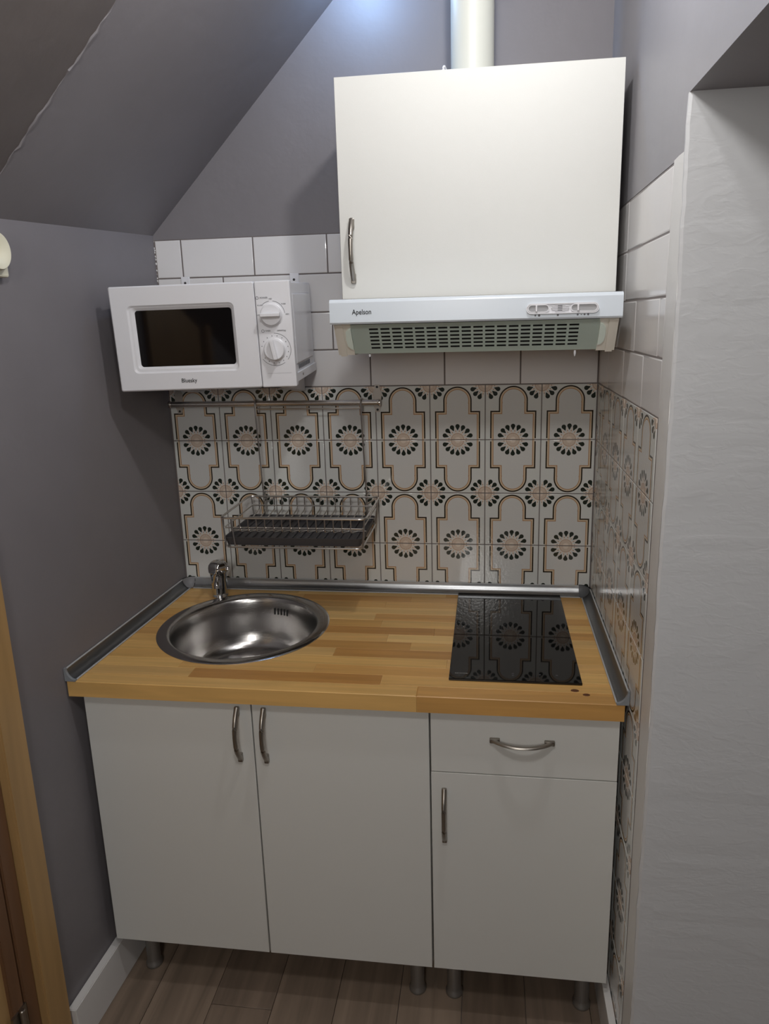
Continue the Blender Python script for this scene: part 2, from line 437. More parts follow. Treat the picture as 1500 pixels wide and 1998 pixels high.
cols = [(XLb, 0, 1 + XLb / P, 1)] + [(P * k, P * (k + 1), 0, 1) for k in range(6)] + [(P * 6, XR - .001, 0, (XR - P * 6) / P)]
pattern_rows('back', cols, wall_back, .868)
rc = [0, -.0795, -.232, -.3845, -.537, -.6905]
colsR = [(rc[0], rc[1], 1 - .0795 / P, 1)] + [(rc[k], rc[k + 1], 0, 1) for k in range(1, 5)]
pattern_rows('right', colsR, wall_right, .0)
for r, off in enumerate((.445, .343, .246, .337)):
    z0 = ZT + WR * r; e = [off + .2045 * k for k in range(-4, 5)]
    e = [XLb] + [x for x in e if XLb + .015 < x < XR - .015] + [XR - .001]
    for a, b in zip(e, e[1:]): put_tile(wall_back, 'back', 'white', a, b, z0, z0 + WR)
for r, e in enumerate(([0, -.15, -.35, -.55, -.703], [0, -.052, -.256, -.456, -.66, -.703], [0, -.13, -.333, -.703], [0, -.13, -.333, -.703])):
    z0 = ZT + WR * r
    for a, b in zip(e, e[1:]): put_tile(wall_right, 'right', 'white', a, b, z0, z0 + WR)
bm = bm_(); add_box(bm, -.155, XR + .004, .0012, .0062, .7, ZT + 4 * WR + .001)
obj('grout', bm, M['grout'], wall_back, False)
bm = bm_(); add_box(bm, XR + .0012, XR + .0055, -.7035, .004, 0, ZT + 4 * WR + .001)
obj('grout', bm, M['grey_grout'], wall_right, False)
# ragged plaster edge of the tiling beside the left wall
bm = bm_()
pts = []; rad = []
for i in range(40):
    z = 1.76 + i * .0031; pts.append((XLb - .0012 + rnd.uniform(-.0012, .0012), .003, z)); rad.append(rnd.choice((.0015, .002, .003)))
add_tube(bm, pts, rad, 6)
obj('plaster_bead', bm, M['white_paint'], wall_back, True)

# baseboards
def bbL(y, d): return (WL(y) + d)
bm = bm_(); y0, y1 = .0, -.752
add_hexa(bm, [(WL(y0) + .001, y0, 0), (WL(y1) + .001, y1, 0), (WL(y1) + .026, y1, 0), (WL(y0) + .026, y0, 0)],
         [(WL(y0) + .001, y0, .112), (WL(y1) + .001, y1, .112), (WL(y1) + .022, y1, .112), (WL(y0) + .022, y0, .112)])
bmesh.ops.bevel(bm, geom=bm.edges[:], offset=.002, segments=2, affect='EDGES')
struct('baseboard_left', bm, M['baseboard'], True, 'white baseboard along the grey left wall')
bm = bm_(); add_box(bm, 1.041, XR - .001, -.72, -.0, 0, .112, .002)
struct('baseboard_right', bm, M['baseboard'], True, 'white baseboard in front of the tiled right wall')

# door on the left: casing, lining, leaf, hinge
bm = bm_()
def lboard(bm, ya, yb, d0, d1, z0, z1, bev=0):
    b4 = [(WL(ya) + d0, ya, z0), (WL(yb) + d0, yb, z0), (WL(yb) + d1, yb, z0), (WL(ya) + d1, ya, z0)]
    add_hexa(bm, b4, [(p[0], p[1], z1) for p in b4])
    if bev: bmesh.ops.bevel(bm, geom=bm.edges[:], offset=bev, segments=2, affect='EDGES')
lboard(bm, -.875, -1.60, -.030, -.014, 0, 1.98)
door = struct('door_1', bm, M['pine'], False, 'pine door standing in the left wall')
bm = bm_(); lboard(bm, -.757, -.823, -.01, .014, 0, 2.06, .003); obj('door_casing', bm, M['pine'], door)
bm = bm_(); lboard(bm, -1.62, -1.69, -.01, .014, 0, 2.06, .003); obj('door_casing', bm, M['pine'], door)
bm = bm_(); lboard(bm, -.7575, -1.69, -.011, .013, 2.062, 2.095, .003); obj('door_casing', bm, M['pine'], door)
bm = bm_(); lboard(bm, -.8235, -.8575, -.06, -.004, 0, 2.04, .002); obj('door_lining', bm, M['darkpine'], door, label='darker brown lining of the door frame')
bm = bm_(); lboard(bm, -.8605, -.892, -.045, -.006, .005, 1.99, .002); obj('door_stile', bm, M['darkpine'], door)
bm = bm_(); add_lathe(bm, [(.0, -.036), (.0045, -.036), (.006, -.034), (.006, .034), (.0045, .036), (0, .036)], WL(-.885) + .004, -.878, .222, 16)
for s in (-1, 1): add_box(bm, WL(-.875) - .008, WL(-.875) - .002, -.878 + (.002 if s > 0 else -.022), -.878 + (.02 if s > 0 else -.002), .19, .254)
obj('hinge', bm, M['nickel'], door)

# ------------------------------------------------------------------ handles
def bow(cx, cy, cz, vertical=True, L=.128, out=.026):
    """bow handle; (cx, cy, cz) is its centre on the door face"""
    bm = bm_(); pts = []; rad = []; n = 18
    for i in range(n + 1):
        t = -1 + 2 * i / n; a = t * L / 2; d = out * (1 - abs(t) ** 2.2) + .003
        pts.append((cx, cy - d, cz + a) if vertical else (cx + a, cy - d, cz))
        rad.append(.0048 + .0012 * abs(t))
    add_tube(bm, pts, rad, 12, flat=.65 if not vertical else 1.0)
    for s in (-1, 1):
        a = s * (L / 2 - .006)
        if vertical: add_box(bm, cx - .0055, cx + .0055, cy - .0085, cy + .0, cz + a - .013 + (-.0 if s > 0 else 0), cz + a + .009, .002)
        else: add_box(bm, cx + a - .011, cx + a + .011, cy - .0085, cy + .0, cz - .0055, cz + .0055, .002)
    return bm
# ------------------------------------------------------------------ base cabinets
YD = -.582; DZ0 = .1415; DZ1 = .8185
def leg(cx, cy, h=.14):
    bm = bm_(); add_lathe(bm, [(0, 0), (.0195, 0), (.0215, .003), (.0215, .008), (.0185, .012), (.0175, .02), (.0175, h - .02), (.024, h - .012), (.024, h), (0, h)], cx, cy, 0, 28)
    return bm
def carcass(x0, x1, y0, y1, z0, z1, shelf=True):
    bm = bm_(); t = .016
    add_box(bm, x0, x0 + t, y0, y1, z0, z1); add_box(bm, x1 - t, x1, y0, y1, z0, z1)
    add_box(bm, x0 + t, x1 - t, y0, y1, z0, z0 + t); add_box(bm, x0 + t, x1 - t, y1 - .006, y1, z0 + t, z1)
    add_box(bm, x0 + t, x1 - t, y0, y0 + .09, z1 - t, z1); add_box(bm, x0 + t, x1 - t, y0 + .02, y1 - .006, (z0 + z1) / 2, (z0 + z1) / 2 + t)
    return bm
c1 = thing('base_cabinet', 'wide white two-door base cabinet under the sink half of the worktop', 'cabinet', (.246, -.3, 0))
obj('body', carcass(-.152, .6445, YD + .0185, -.04, DZ0, .8255), M['carcass'], c1, False)
for x0, x1, hx in ((-.1535, .2443, .2135), (.2475, .6440, .275)):
    bm = bm_(); add_box(bm, x0, x1, YD, YD + .018, DZ0, DZ1, .0008, 1)
    d = obj('door', bm, M['door'], c1)
    obj('handle', bow(hx, YD, .743), M['nickel'], d, label='satin nickel bow handle')
for lx, ly in ((-.1, -.514), (.60, -.514), (-.1, -.09), (.60, -.09)): obj('leg', leg(lx, ly), M['leg'], c1, label='round silver leg')
c2 = thing('base_cabinet', 'narrow white base cabinet with a drawer above one door, under the hob', 'cabinet', (.846, -.3, 0))
obj('body', carcass(.6465, 1.044, YD + .0185, -.04, DZ0, .8255), M['carcass'], c2, False)
bm = bm_(); add_box(bm, .6478, 1.0455, YD, YD + .018, .6722, DZ1, .0008, 1); dr = obj('drawer', bm, M['door'], c2)
obj('handle', bow(.844, YD, .758, False), M['nickel'], dr, label='satin nickel bow handle')
bm = bm_(); add_box(bm, .6478, 1.0455, YD, YD + .018, DZ0, .6698, .0008, 1); dr = obj('door', bm, M['door'], c2)
obj('handle', bow(.6763, YD, .566), M['nickel'], dr, label='satin nickel bow handle')
for lx, ly in ((.692, -.514), (1.002, -.514), (.692, -.09), (1.002, -.09)): obj('leg', leg(lx, ly), M['leg'], c2, label='round silver leg')

# ------------------------------------------------------------------ worktop of glued oak staves
wt = thing('worktop', 'oiled oak butcher-block worktop spanning both base cabinets', 'worktop', (.44, -.3, .826))
SX, SY, SR = .130, -.275, .222
cut = bm_(); add_lathe(cut, [(.2, -.1), (.2, .1)], SX, SY, ZW, 64, close=True)
cutme = finish('cut', cut, M['stave']); cutter = bpy.data.objects.new('cut', cutme); C.objects.link(cutter)
nst = 14; y = -.6015; hs = .5985 / nst; rs = random.Random(21)
XE = 1.0495
for k in range(nst):
    ya = y + hs * k; yb = ya + hs
    left = lambda yy: WL(yy) + .0045
    joints = [rs.uniform(.05, .25)]
    if k == 0: joints = [.62]
    while joints[-1] < XE - .25: joints.append(joints[-1] + rs.uniform(.22, .5))
    joints = [j for j in joints if j < XE - .12]
    segs = [None] + joints + [XE]
    for i in range(len(segs) - 1):
        bm = bm_(); a, b = segs[i], segs[i + 1]
        la = left(ya) if a is None else a + .0002; lb = left(yb) if a is None else a + .0002
        cx = ((la + lb) / 2 + b) / 2; cy = (ya + yb) / 2
        zc = rs.uniform(0, .00015)
        pts = [(la, ya + .0002), (b, ya + .0002), (b, yb), (lb, yb)]
        add_hexa(bm, [(p[0] - cx, p[1] - cy, -.038) for p in pts], [(p[0] - cx, p[1] - cy, -zc) for p in pts])
        bmesh.ops.bevel(bm, geom=[e for e in bm.edges if all(v.co.z > -.01 for v in e.verts)], offset=.0004 if k else .0015, segments=1, affect='EDGES')
        me = finish('stave', bm, M['stave'], False)
        o = bpy.data.objects.new('stave', me); C.objects.link(o); o.location = (cx, cy, ZW)
        near = (ya < SY + .2 and yb > SY - .2 and (b > SX - .2) and (min(la, lb) < SX + .2))
        if near:
            mo = o.modifiers.new('b', 'BOOLEAN'); mo.object = cutter; mo.operation = 'DIFFERENCE'; mo.solver = 'EXACT'
            bpy.context.view_layer.update()
            me2 = bpy.data.meshes.new_from_object(o.evaluated_get(bpy.context.evaluated_depsgraph_get())); o.modifiers.clear(); o.data = me2
            if len(me2.polygons) == 0: bpy.data.objects.remove(o); continue
        o.parent = wt; o.location = Vector((cx, cy, ZW)) - wt.location
bpy.data.objects.remove(cutter)
knot_mat = mat('dark_knot', (92, 54, 28), .6)
for kx, ky, ra in ((.955, -.550, .0055), (.977, -.566, .0048)):
    bm = bm_(); add_lathe(bm, [(0, .0005), (ra, .0005), (ra * 1.1, 0)], kx, ky, ZW, 10)
    for v in bm.verts: v.co.x = kx + (v.co.x - kx) * 1.5
    obj('knot', bm, knot_mat, wt, label='small dark knot')

# ------------------------------------------------------------------ sealing strips (concave profile)
def strip_profile(w=.024, h=.029, n=8, t=.0035):
    """(d, z): d is distance from the wall; concave face"""
    out = [(w, 0), (w, t)]
    for i in range(n + 1):
        a = math.pi / 2 * i / n
        out.append((w - (w - t) * math.sin(a) * 1.0, h - (h - t) * math.cos(a)))
    out += [(0, h), (0, 0)]
    return out
def strip(y0, y1, side):
    bm = bm_(); pr = strip_profile(); A = []; B = []
    for lst, yy in ((A, y0), (B, y1)):
        for d, z in pr:
            if side == 'left': p = (WL(yy) + .001 + d, yy, ZW + z)
            elif side == 'right': p = (XR - .001 - d, yy, ZW + z)
            lst.append(bm.verts.new(p))
    n = len(A); bm.faces.new(A); bm.faces.new(B[::-1])
    for i in range(n): bm.faces.new((A[i], B[i], B[(i + 1) % n], A[(i + 1) % n]))
    return bm
def lips(y0, y1, side):
    bm = bm_()
    for d, z in ((.024, .002), (.0022, .0285)):
        if side == 'left': add_tube(bm, [(WL(y0) + .001 + d, y0, ZW + z), (WL(y1) + .001 + d, y1, ZW + z)], .0021, 8)
        if side == 'right': add_tube(bm, [(XR - .001 - d, y0, ZW + z), (XR - .001 - d, y1, ZW + z)], .0021, 8)
        if side == 'back': add_tube(bm, [(y0, -.001 - d, ZW + z), (y1, -.001 - d, ZW + z)], .0016, 8)
    return bm
for side, lab in (('left', 'dark aluminium sealing strip where worktop meets the grey left wall'), ('right', 'dark aluminium sealing strip where worktop meets the tiled right wall')):
    t = thing('sealing_strip', lab, 'sealing strip', ((WL(-.3) if side == 'left' else XR), -.3, ZW), 'sealing strips around the worktop')
    obj('profile', strip(-.03, -.596, side), M['trim'], t); obj('edge_lip', lips(-.03, -.596, side), M['lip'], t, label='pale edge lip')
    e = bm_(); pr = strip_profile(.025, .031)
    pts = [((WL(-.6) + .001 + d) if side == 'left' else (XR - .001 - d), ZW + z) for d, z in pr]
    add_prism(e, pts, 'y', -.603, -.5962); obj('end_cap', e, M['greyplastic'], t)
t = thing('sealing_strip', 'brushed aluminium sealing strip along the foot of the patterned back tiles', 'sealing strip', (.45, -.01, ZW), 'sealing strips around the worktop')
bm = bm_(); add_prism(bm, [(-.001 - d, ZW + z) for d, z in strip_profile()], 'x', -.118, 1.03); obj('profile', bm, mat('brushed_aluminium', (170, 172, 174), .3, .95), t)
obj('edge_lip', lips(-.118, 1.03, 'back'), M['lip'], t, label='pale edge lip')
def corner(cx, sgn):
    bm = bm_(); n = 8; k = 6; grid = []
    pr = strip_profile(.027, .031)[1:-1]
    for j in range(k + 1):
        a = math.pi / 2 * j / k; row = []
        for d, z in pr:
            # mitred corner piece: blends the two profiles
            x = cx + sgn * (.001 + max(d, .0) * (1 if j <= k / 2 else 1) if j == 0 else .001 + (.031 + (d - .031) * math.sin(a + .0)) if False else .001 + d * 1.0 + (.031 - d) * (1 - math.cos(a)) * 1.0)
            yv = -.001 - (d + (.031 - d) * (1 - math.sin(a)))
            row.append(bm.verts.new((x, yv, ZW + z)))
        grid.append(row)
    for r0, r1 in zip(grid, grid[1:]):
        for i in range(len(r0) - 1): bm.faces.new((r0[i], r0[i + 1], r1[i + 1], r1[i]))
    g = bmesh.ops.solidify(bm, geom=bm.faces[:], thickness=.001)
    return bm
obj('corner_piece', corner(-.151, 1), mat('translucent_corner_plastic', (172, 172, 176), .35), t, label='pale corner piece at the left wall')
obj('corner_piece', corner(XR, -1), M['greyplastic'], t, label='grey corner piece at the right wall')

# ------------------------------------------------------------------ sink
sk = thing('sink', 'round stainless steel inset sink in the left half of the worktop', 'sink', (SX, SY, ZW))
prof = [(.2245, .0), (.2245, .0012), (.222, .0028), (.212, .0034), (.199, .0030), (.1935, .0010), (.190, -.004), (.187, -.012), (.184, -.04), (.180, -.10), (.174, -.125), (.160, -.142), (.14, -.150), (.10, -.153), (.05, -.157), (.045, -.160), (.043, -.166), (.0, -.168)]
bm = bm_(); add_lathe(bm, prof, SX, SY, ZW, 96)
bmesh.ops.remove_doubles(bm, verts=bm.verts, dist=1e-5)
obj('basin', bm, M['steel'], sk)
bm = bm_(); add_lathe(bm, [(.0, .004), (.012, .004), (.013, .002), (.030, .0015), (.040, .004), (.043, .0), (.043, -.004)], SX, SY, ZW - .160, 40); obj('drain_strainer', bm, M['chrome'], sk)
for k in range(5):
    a = math.radians(87 - 3.2 * k - 1.0 - 4); bm = bm_(); rr = .1838
    add_box(bm, -.0022, .0022, -.0025, .0025, -.011, .009, .0018)
    bmesh.ops.rotate(bm, cent=(0, 0, 0), matrix=Matrix.Rotation(a - math.pi / 2, 3, 'Z'), verts=bm.verts)
    bmesh.ops.translate(bm, vec=(SX + rr * math.cos(a), SY + rr * math.sin(a), ZW - .036), verts=bm.verts)
    obj('overflow_slot', bm, M['slot'], sk)
# faucet
FX, FY = -.012, -.0775
fc = thing('faucet', 'short chrome pillar faucet behind the round sink, near the back left corner', 'faucet', (FX, FY, ZW))
bm = bm_(); add_lathe(bm, [(0, 0), (.0245, 0), (.025, .003), (.0235, .006), (.0222, .012), (.0222, .03), (.0232, .052), (.0250, .068), (.0252, .074), (0, .074)], FX, FY, ZW, 10)
obj('pillar', bm, M['chrome'], fc)
bm = bm_(); add_lathe(bm, [(0, .0735), (.024, .0735), (.0272, .077), (.0278, .090), (.0262, .099), (.020, .1065), (.010, .110), (0, .1105)], FX, FY, ZW, 40)
for i, v in enumerate(bm.verts):
    dx, dy = v.co.x - FX, v.co.y - FY; th = math.atan2(dy, dx); r_ = math.hypot(dx, dy)
    if r_ > .018: f = 1 + .05 * math.cos(th * 5); v.co.x = FX + dx * f; v.co.y = FY + dy * f
obj('turning_knob', bm, M['chrome'], fc)
bm = bm_(); add_lathe(bm, [(0, 0), (.0065, 0), (.0065, .008), (.005, .010), (0, .010)], FX + .0255, FY - .004, ZW + .089, 16, 'x'); obj('side_pin', bm, M['chrome'], fc)
bm = bm_(); add_tube(bm, smooth_path([(FX + .002, FY - .012, ZW + .060), (FX + .008, FY - .040, ZW + .054), (FX + .010, FY - .046, ZW + .040)], .012), [.008] * 8, 20); obj('spout', bm, M['chrome'], fc)
# hob
hb = thing('hob', 'black ceramic glass hob on the right half of the worktop', 'hob', (.829, -.273, ZW))
bm = bm_(); add_box(bm, .685, .9735, -.5285, -.019, ZW + .0003, ZW + .0058, .0012, 2); obj('glass_plate', bm, M['hob'], hb)
bm = bm_(); q = 0
for i, w in enumerate((2, 3, 2, 3, 1.5, 2.5, 2, 3)):
    add_box(bm, .698 + q, .698 + q + .0011 * w, -.5045, -.5025, ZW + .0058, ZW + .0060); q += .0011 * w + .0010
obj('small_lettering', bm, mat('pale_print', (150, 150, 150), .5), hb)
for px, py in ((.826, -.497), (.826, -.505), (.922, -.497), (.885, -.497)):
    bm = bm_(); add_lathe(bm, [(.0022, .0), (.0022, .0002), (.0014, .0002), (.0014, 0)], px, py, ZW + .0058, 16); obj('touch_mark', bm, M['greyink'], hb)

# ------------------------------------------------------------------ upper cabinet
YU = -.334; UX0, UX1, UZ0, UZ1 = .4415, 1.0385, 1.690, 2.144
uc = thing('wall_cabinet', 'white single-door wall cabinet above the extractor hood', 'cabinet', (.74, -.17, UZ0))
bm = bm_(); t_ = .016
add_box(bm, UX0 + .001, UX0 + t_, YU + .0185, -.001, UZ0, UZ1); add_box(bm, UX1 - t_, UX1 - .001, YU + .0185, -.001, UZ0, UZ1)
add_box(bm, UX0 + t_, UX1 - t_, YU + .0185, -.001, UZ1 - t_, UZ1); add_box(bm, UX0 + t_, UX1 - t_, -.007, -.001, UZ0, UZ1 - t_)
add_box(bm, UX0 + t_, UX1 - t_, YU + .03, -.007, 1.90, 1.916); add_box(bm, UX0 + t_, UX1 - t_, YU + .0185, -.007, UZ0 + .001, UZ0 + t_)
obj('body', bm, M['carcass'], uc, False)
bm = bm_(); add_box(bm, UX0, UX1, YU, YU + .018, UZ0 + .001, UZ1, .0008, 1); d = obj('door', bm, M['door'], uc)
obj('handle', bow(.4695, YU, 1.795), M['nickel'], d, label='satin nickel bow handle')
# duct and cable
bm = bm_(); add_lathe(bm, [(.0485, 2.1455), (.0485, slope(.73) - .055)], .729, -.17, 0, 48, close=True)
o = obj('vent_duct', bm, M['duct']); tag(o, 'cream round vent duct rising from the top of the wall cabinet', 'duct')
bm = bm_(); add_tube(bm, smooth_path([(.664, -.235, 2.149), (.668, -.232, 2.185), (.672, -.215, 2.178), (.673, -.13, 2.149), (.66, -.05, 2.149)], .03, 6), .0028, 8)
o = obj('cable', bm, M['plastic']); tag(o, 'white cable loop on top of the wall cabinet beside the duct', 'cable')

# ------------------------------------------------------------------ extractor hood
HX0, HX1, HY = .438, 1.0335, -.46
hd = thing('extractor_hood', 'white slim extractor hood with slider switches under the wall cabinet', 'extractor hood', (.735, -.2, 1.57))
bm = bm_(); pf = [(HY, 1.640), (HY, 1.680), (HY + .002, 1.6845), (HY + .006, 1.6868), (HY + .012, 1.6875), (-.345, 1.6885), (-.345, 1.6775), (HY + .012, 1.6765), (HY + .004, 1.675), (HY + .004, 1.643), (HY + .012, 1.640), (HY + .012, 1.6365), (HY + .003, 1.6365)]
add_prism(bm, pf, 'x', HX0, HX1); obj('front_panel', bm, M['hoodwhite'], hd)
bm = bm_()
add_box(bm, HX0 + .012, HX1 - .012, -.335, -.002, 1.572, 1.6885, .002)
add_box(bm, HX0 + .012, HX1 - .012, -.444, -.34, 1.640, 1.674)
obj('casing', bm, M['hoodbeige'], hd)
# sloped end cheeks
A_, B_ = (-.4450, 1.6365), (-.399, 1.572)
for x0, x1, s in ((HX0 + .004, .478, 1), (.992, HX1 - .004, -1)):
    bm = bm_(); add_prism(bm, [(A_[0], A_[1]), (-.335, 1.6365), (-.335, 1.5705), (B_[0], B_[1] - .0015)], 'x', x0, x1)
    ch = obj('end_cheek', bm, M['hoodbeige'], hd, False)
    bm = bm_(); xx = (x0 + .018) if s > 0 else (x1 - .018)
    add_prism(bm, [(A_[0] + .0, A_[1] - .0035), (A_[0] + .004, A_[1]), (B_[0] + .004, B_[1]), (B_[0] - .0008, B_[1] - .0045)], 'x', *( (xx - .013, xx + .001) if s > 0 else (xx - .001, xx + .013)))
    obj('cheek_ridge', bm, M['hoodbeige'], ch, False)
# slotted filter panel with real slots
def lerp(a, b, t): return a + (b - a) * t
def gp(x, t, d=0):
    """point on the sloped underside, t from the front edge (0) to the lower rear edge (1)"""
    y = lerp(-.4450, -.4000, t); z = lerp(1.6360, 1.5735, t); nx = (-.0625, -.0450); l = math.hypot(*nx)
    return (x, y + nx[0] / l * d, z + nx[1] / l * d)
bm = bm_(); nc, nr = 18, 6; xs_ = [.4785]; ts_ = [0.0]
cw = (.955 - .515) / nc
for i in range(nc): xs_ += [.515 + cw * i + .0018, .515 + cw * (i + 1) - .0032]
xs_.append(.9925)
for j in range(nr): ts_ += [.14 + .127 * j, .14 + .127 * j + .058]
ts_.append(1.0)
V_ = [[bm.verts.new(gp(x, t, .001)) for x in xs_] for t in ts_]
for j in range(len(ts_) - 1):
    for i in range(len(xs_) - 1):
        if j % 2 == 1 and i % 2 == 1: continue
        bm.faces.new((V_[j][i], V_[j][i + 1], V_[j + 1][i + 1], V_[j + 1][i]))
bmesh.ops.solidify(bm, geom=bm.faces[:], thickness=.0016)
fp = obj('slotted_filter_panel', bm, M['filter'], hd, False, label='pale green-grey panel with rows of short slots')
bm = bm_(); v = [bm.verts.new(gp(x, t, -.004)) for x, t in ((.48, .02), (.99, .02), (.99, .98), (.48, .98))]; bm.faces.new(v)
bmesh.ops.solidify(bm, geom=bm.faces[:], thickness=.001); obj('filter_backing', bm, M['slot'], hd, False)
# rounded tongues of the panel over the cheeks
for x, s in ((.478, -1), (.993, 1)):
    bm = bm_(); out = [(x, .12), (x + s * .006, .15), (x + s * .012, .24), (x + s * .0135, .5), (x + s * .012, .7), (x + s * .006, .8), (x, .83)]
    a = [bm.verts.new(gp(px, t, .004)) for px, t in out]; b = [bm.verts.new(gp(px, t, -.0005)) for px, t in out]
    bm.faces.new(a); bm.faces.new(b[::-1])
    for i in range(len(a)): bm.faces.new((a[i], b[i], b[(i + 1) % len(a)], a[(i + 1) % len(a)]))
    obj('panel_tongue', bm, M['filter'], hd, False)
# control strip
def pill(x0, x1, z0, z1, n=8):
    r = (z1 - z0) / 2; zc = (z0 + z1) / 2; o = []
    for i in range(n + 1): a = math.pi / 2 - math.pi * i / n; o.append((x1 - r + r * math.cos(a), zc + r * math.sin(a)))
    for i in range(n + 1): a = -math.pi / 2 - math.pi * i / n; o.append((x0 + r + r * math.cos(a), zc + r * math.sin(a)))
    return o
def ring_pill(bm, o1, o2, ya, yb):
    n = len(o1)
    R_ = [[bm.verts.new((p[0], yy, p[1])) for p in oo] for oo, yy in ((o1, yb), (o1, ya), (o2, ya), (o2, yb))]
    for k in range(3):
        for i in range(n): bm.faces.new((R_[k][i], R_[k][(i + 1) % n], R_[k + 1][(i + 1) % n], R_[k + 1][i]))
bm = bm_(); add_prism(bm, pill(.8435, .9865, 1.6475, 1.668), 'y', HY - .0012, HY + .001)
cp = obj('control_strip', bm, M['plastic'], hd)
bm = bm_(); ring_pill(bm, pill(.8435, .9865, 1.6475, 1.668), pill(.8455, .9845, 1.6495, 1.666), HY - .0045, HY - .001); obj('rim', bm, M['plastic'], cp)
for x0, x1, hx in ((.8475, .888, .8635), (.932, .983, .9455)):
    bm = bm_(); add_prism(bm, pill(x0, x1, 1.651, 1.665), 'y', HY - .0020, HY - .0010); obj('switch_slot', bm, mat('slot_shadow_grey', (160, 160, 162), .5), cp)
    bm = bm_(); ring_pill(bm, pill(x0 - .001, x1 + .001, 1.650, 1.666), pill(x0 + .0008, x1 - .0008, 1.6518, 1.6642), HY - .0045, HY - .001); obj('slot_rim', bm, M['plastic'], cp)
    bm = bm_(); add_box(bm, hx - .0018, hx + .0018, HY - .0085, HY - .0018, 1.652, 1.664, .0008); obj('slider', bm, M['plastic'], cp)
for k in range(5):
    w = (.010, .0165, .018, .0165, .010)[k]; bm = bm_(); add_box(bm, .9105 - w, .9105 + w, HY - .0038, HY - .001, 1.6515 + .0031 * k, 1.6528 + .0031 * k, .0004, 1); obj('louvre', bm, M['plastic'], cp)
bm = bm_(); add_box(bm, .906, .915, HY - .0016, HY - .0011, 1.6525, 1.6650); obj('indicator', bm, M['greyink'], cp)
for px, r_ in ((.862, .0018), (.8695, .0024), (.9065, .0022), (.9455, .0020), (.9525, .001), (.959, .0018), (.966, .0021)):
    bm = bm_(); add_lathe(bm, [(0, -.0002), (r_, -.0002), (r_, .0005)], px, HY, 1.6445, 12, 'y'); obj('printed_symbol', bm, M['greyink'], hd)
RX = Matrix.Rotation(math.pi / 2, 4, 'X')
text_obj('lettering', 'Apelson', .0145, M['black'], hd, Matrix.Translation(Vector((.5065, HY - .0006, 1.6605)) - Vector(hd.location)) @ RX, .00012, .86)
bm = bm_(); add_lathe(bm, [(0, 0), (.002, 0), (.0026, -.006), (.0012, -.012), (0, -.013)], .9495, -.396, 1.5715, 12); obj('panel_catch', bm, M['plastic'], hd)
bm = bm_(); add_lathe(bm, [(0, 0), (.002, 0), (.0026, -.003), (.0012, -.006), (0, -.006)], .510, -.396, 1.5715, 12); obj('panel_catch', bm, M['plastic'], hd)

# ------------------------------------------------------------------ microwave
mw = thing('microwave', 'white compact microwave oven with two dials, held on wall brackets left of the hood', 'microwave')
Bm = Matrix.Rotation(.0669, 4, 'Z') @ Matrix.Rotation(-.012, 4, 'Y') @ Matrix.Rotation(.039, 4, 'X')
mw.matrix_world = Matrix.Translation((-.1109, -.3344, 1.4899)) @ Bm @ Matrix.Scale(.975, 4)
MW, MH, MD = .4403, .2501, .300
def mobj(n, bm, m, par=None, smooth=True, label=None): return obj(n, bm, m, par or mw, smooth, True, label)
bm = bm_(); add_box(bm, .006, MW - .006, .024, MD, .010, MH - .004, .003); body = mobj('casing', bm, M['plastic'])
# pressed side panel
bm = bm_(); add_box(bm, MW - .0075, MW - .0035, .045, MD - .03, .05, MH - .03, .003); mobj('side_pressing', bm, M['plastic'], body)
bm = bm_(); add_box(bm, MW - .0075, MW - .002, .026, MD - .002, .008, .030, .001); mobj('side_flange', bm, M['plastic'], body)
bm = bm_(); add_lathe(bm, [(0, .002), (.003, .002), (.004, 0)], MW - .003, .10, .02, 12, 'x'); mobj('screw', bm, M['nickel'], body)
for k in range(12):
    bm = bm_(); add_box(bm, MW - .0045, MW - .0028, .065 + k * .013, .069 + k * .013, .036, .048, .001, 1); mobj('vent_slot', bm, M['greyink'], body)
# door with a stepped frame and dark glass
def rrect(x0, x1, z0, z1, r, n=5):
    o = []
    for cx, cz, a0 in ((x1 - r, z1 - r, 0), (x0 + r, z1 - r, 90), (x0 + r, z0 + r, 180), (x1 - r, z0 + r, 270)):
        for i in range(n + 1): a = math.radians(a0 + 90 * i / n); o.append((cx + r * math.cos(a), cz + r * math.sin(a)))
    return o
bm = bm_()
loops = [(rrect(.0005, .3535, .0005, MH - .0005, .004), .024), (rrect(0, .354, 0, MH, .005), .020), (rrect(0, .354, 0, MH, .005), .003), (rrect(.003, .3525, .003, MH - .003, .004), 0),
         (rrect(.006, .3495, .006, MH - .006, .004), 0), (rrect(.039, .3035, .042, .206, .012), 0), (rrect(.040, .3025, .043, .205, .012), 0), (rrect(.044, .2985, .047, .201, .011), .0035), (rrect(.049, .2975, .0525, .1995, .010), .004), (rrect(.056, .293, .0585, .1925, .007), .0095)]
prev = None
for pts, yy in loops:
    cur = [bm.verts.new((p[0], yy, p[1])) for p in pts]
    if prev:
        for i in range(len(cur)): bm.faces.new((prev[i], prev[(i + 1) % len(cur)], cur[(i + 1) % len(cur)], cur[i]))
    prev = cur
dm = mobj('door', bm, M['plastic'], None, False)
bm = bm_(); add_prism(bm, rrect(.055, .294, .0575, .1935, .007), 'y', .0092, .012); mobj('window_glass', bm, M['glass'], dm)
bm = bm_(); add_box(bm, .3555, MW, .0, .024, 0, MH, .003, 2); cpn = mobj('control_panel', bm, M['plastic'])
bm = bm_(); add_box(bm, .371, .430, -.0003, .0005, .0335, .0341); mobj('door_button_seam', bm, mat('seam_grey', (170, 170, 176), .5), cpn)
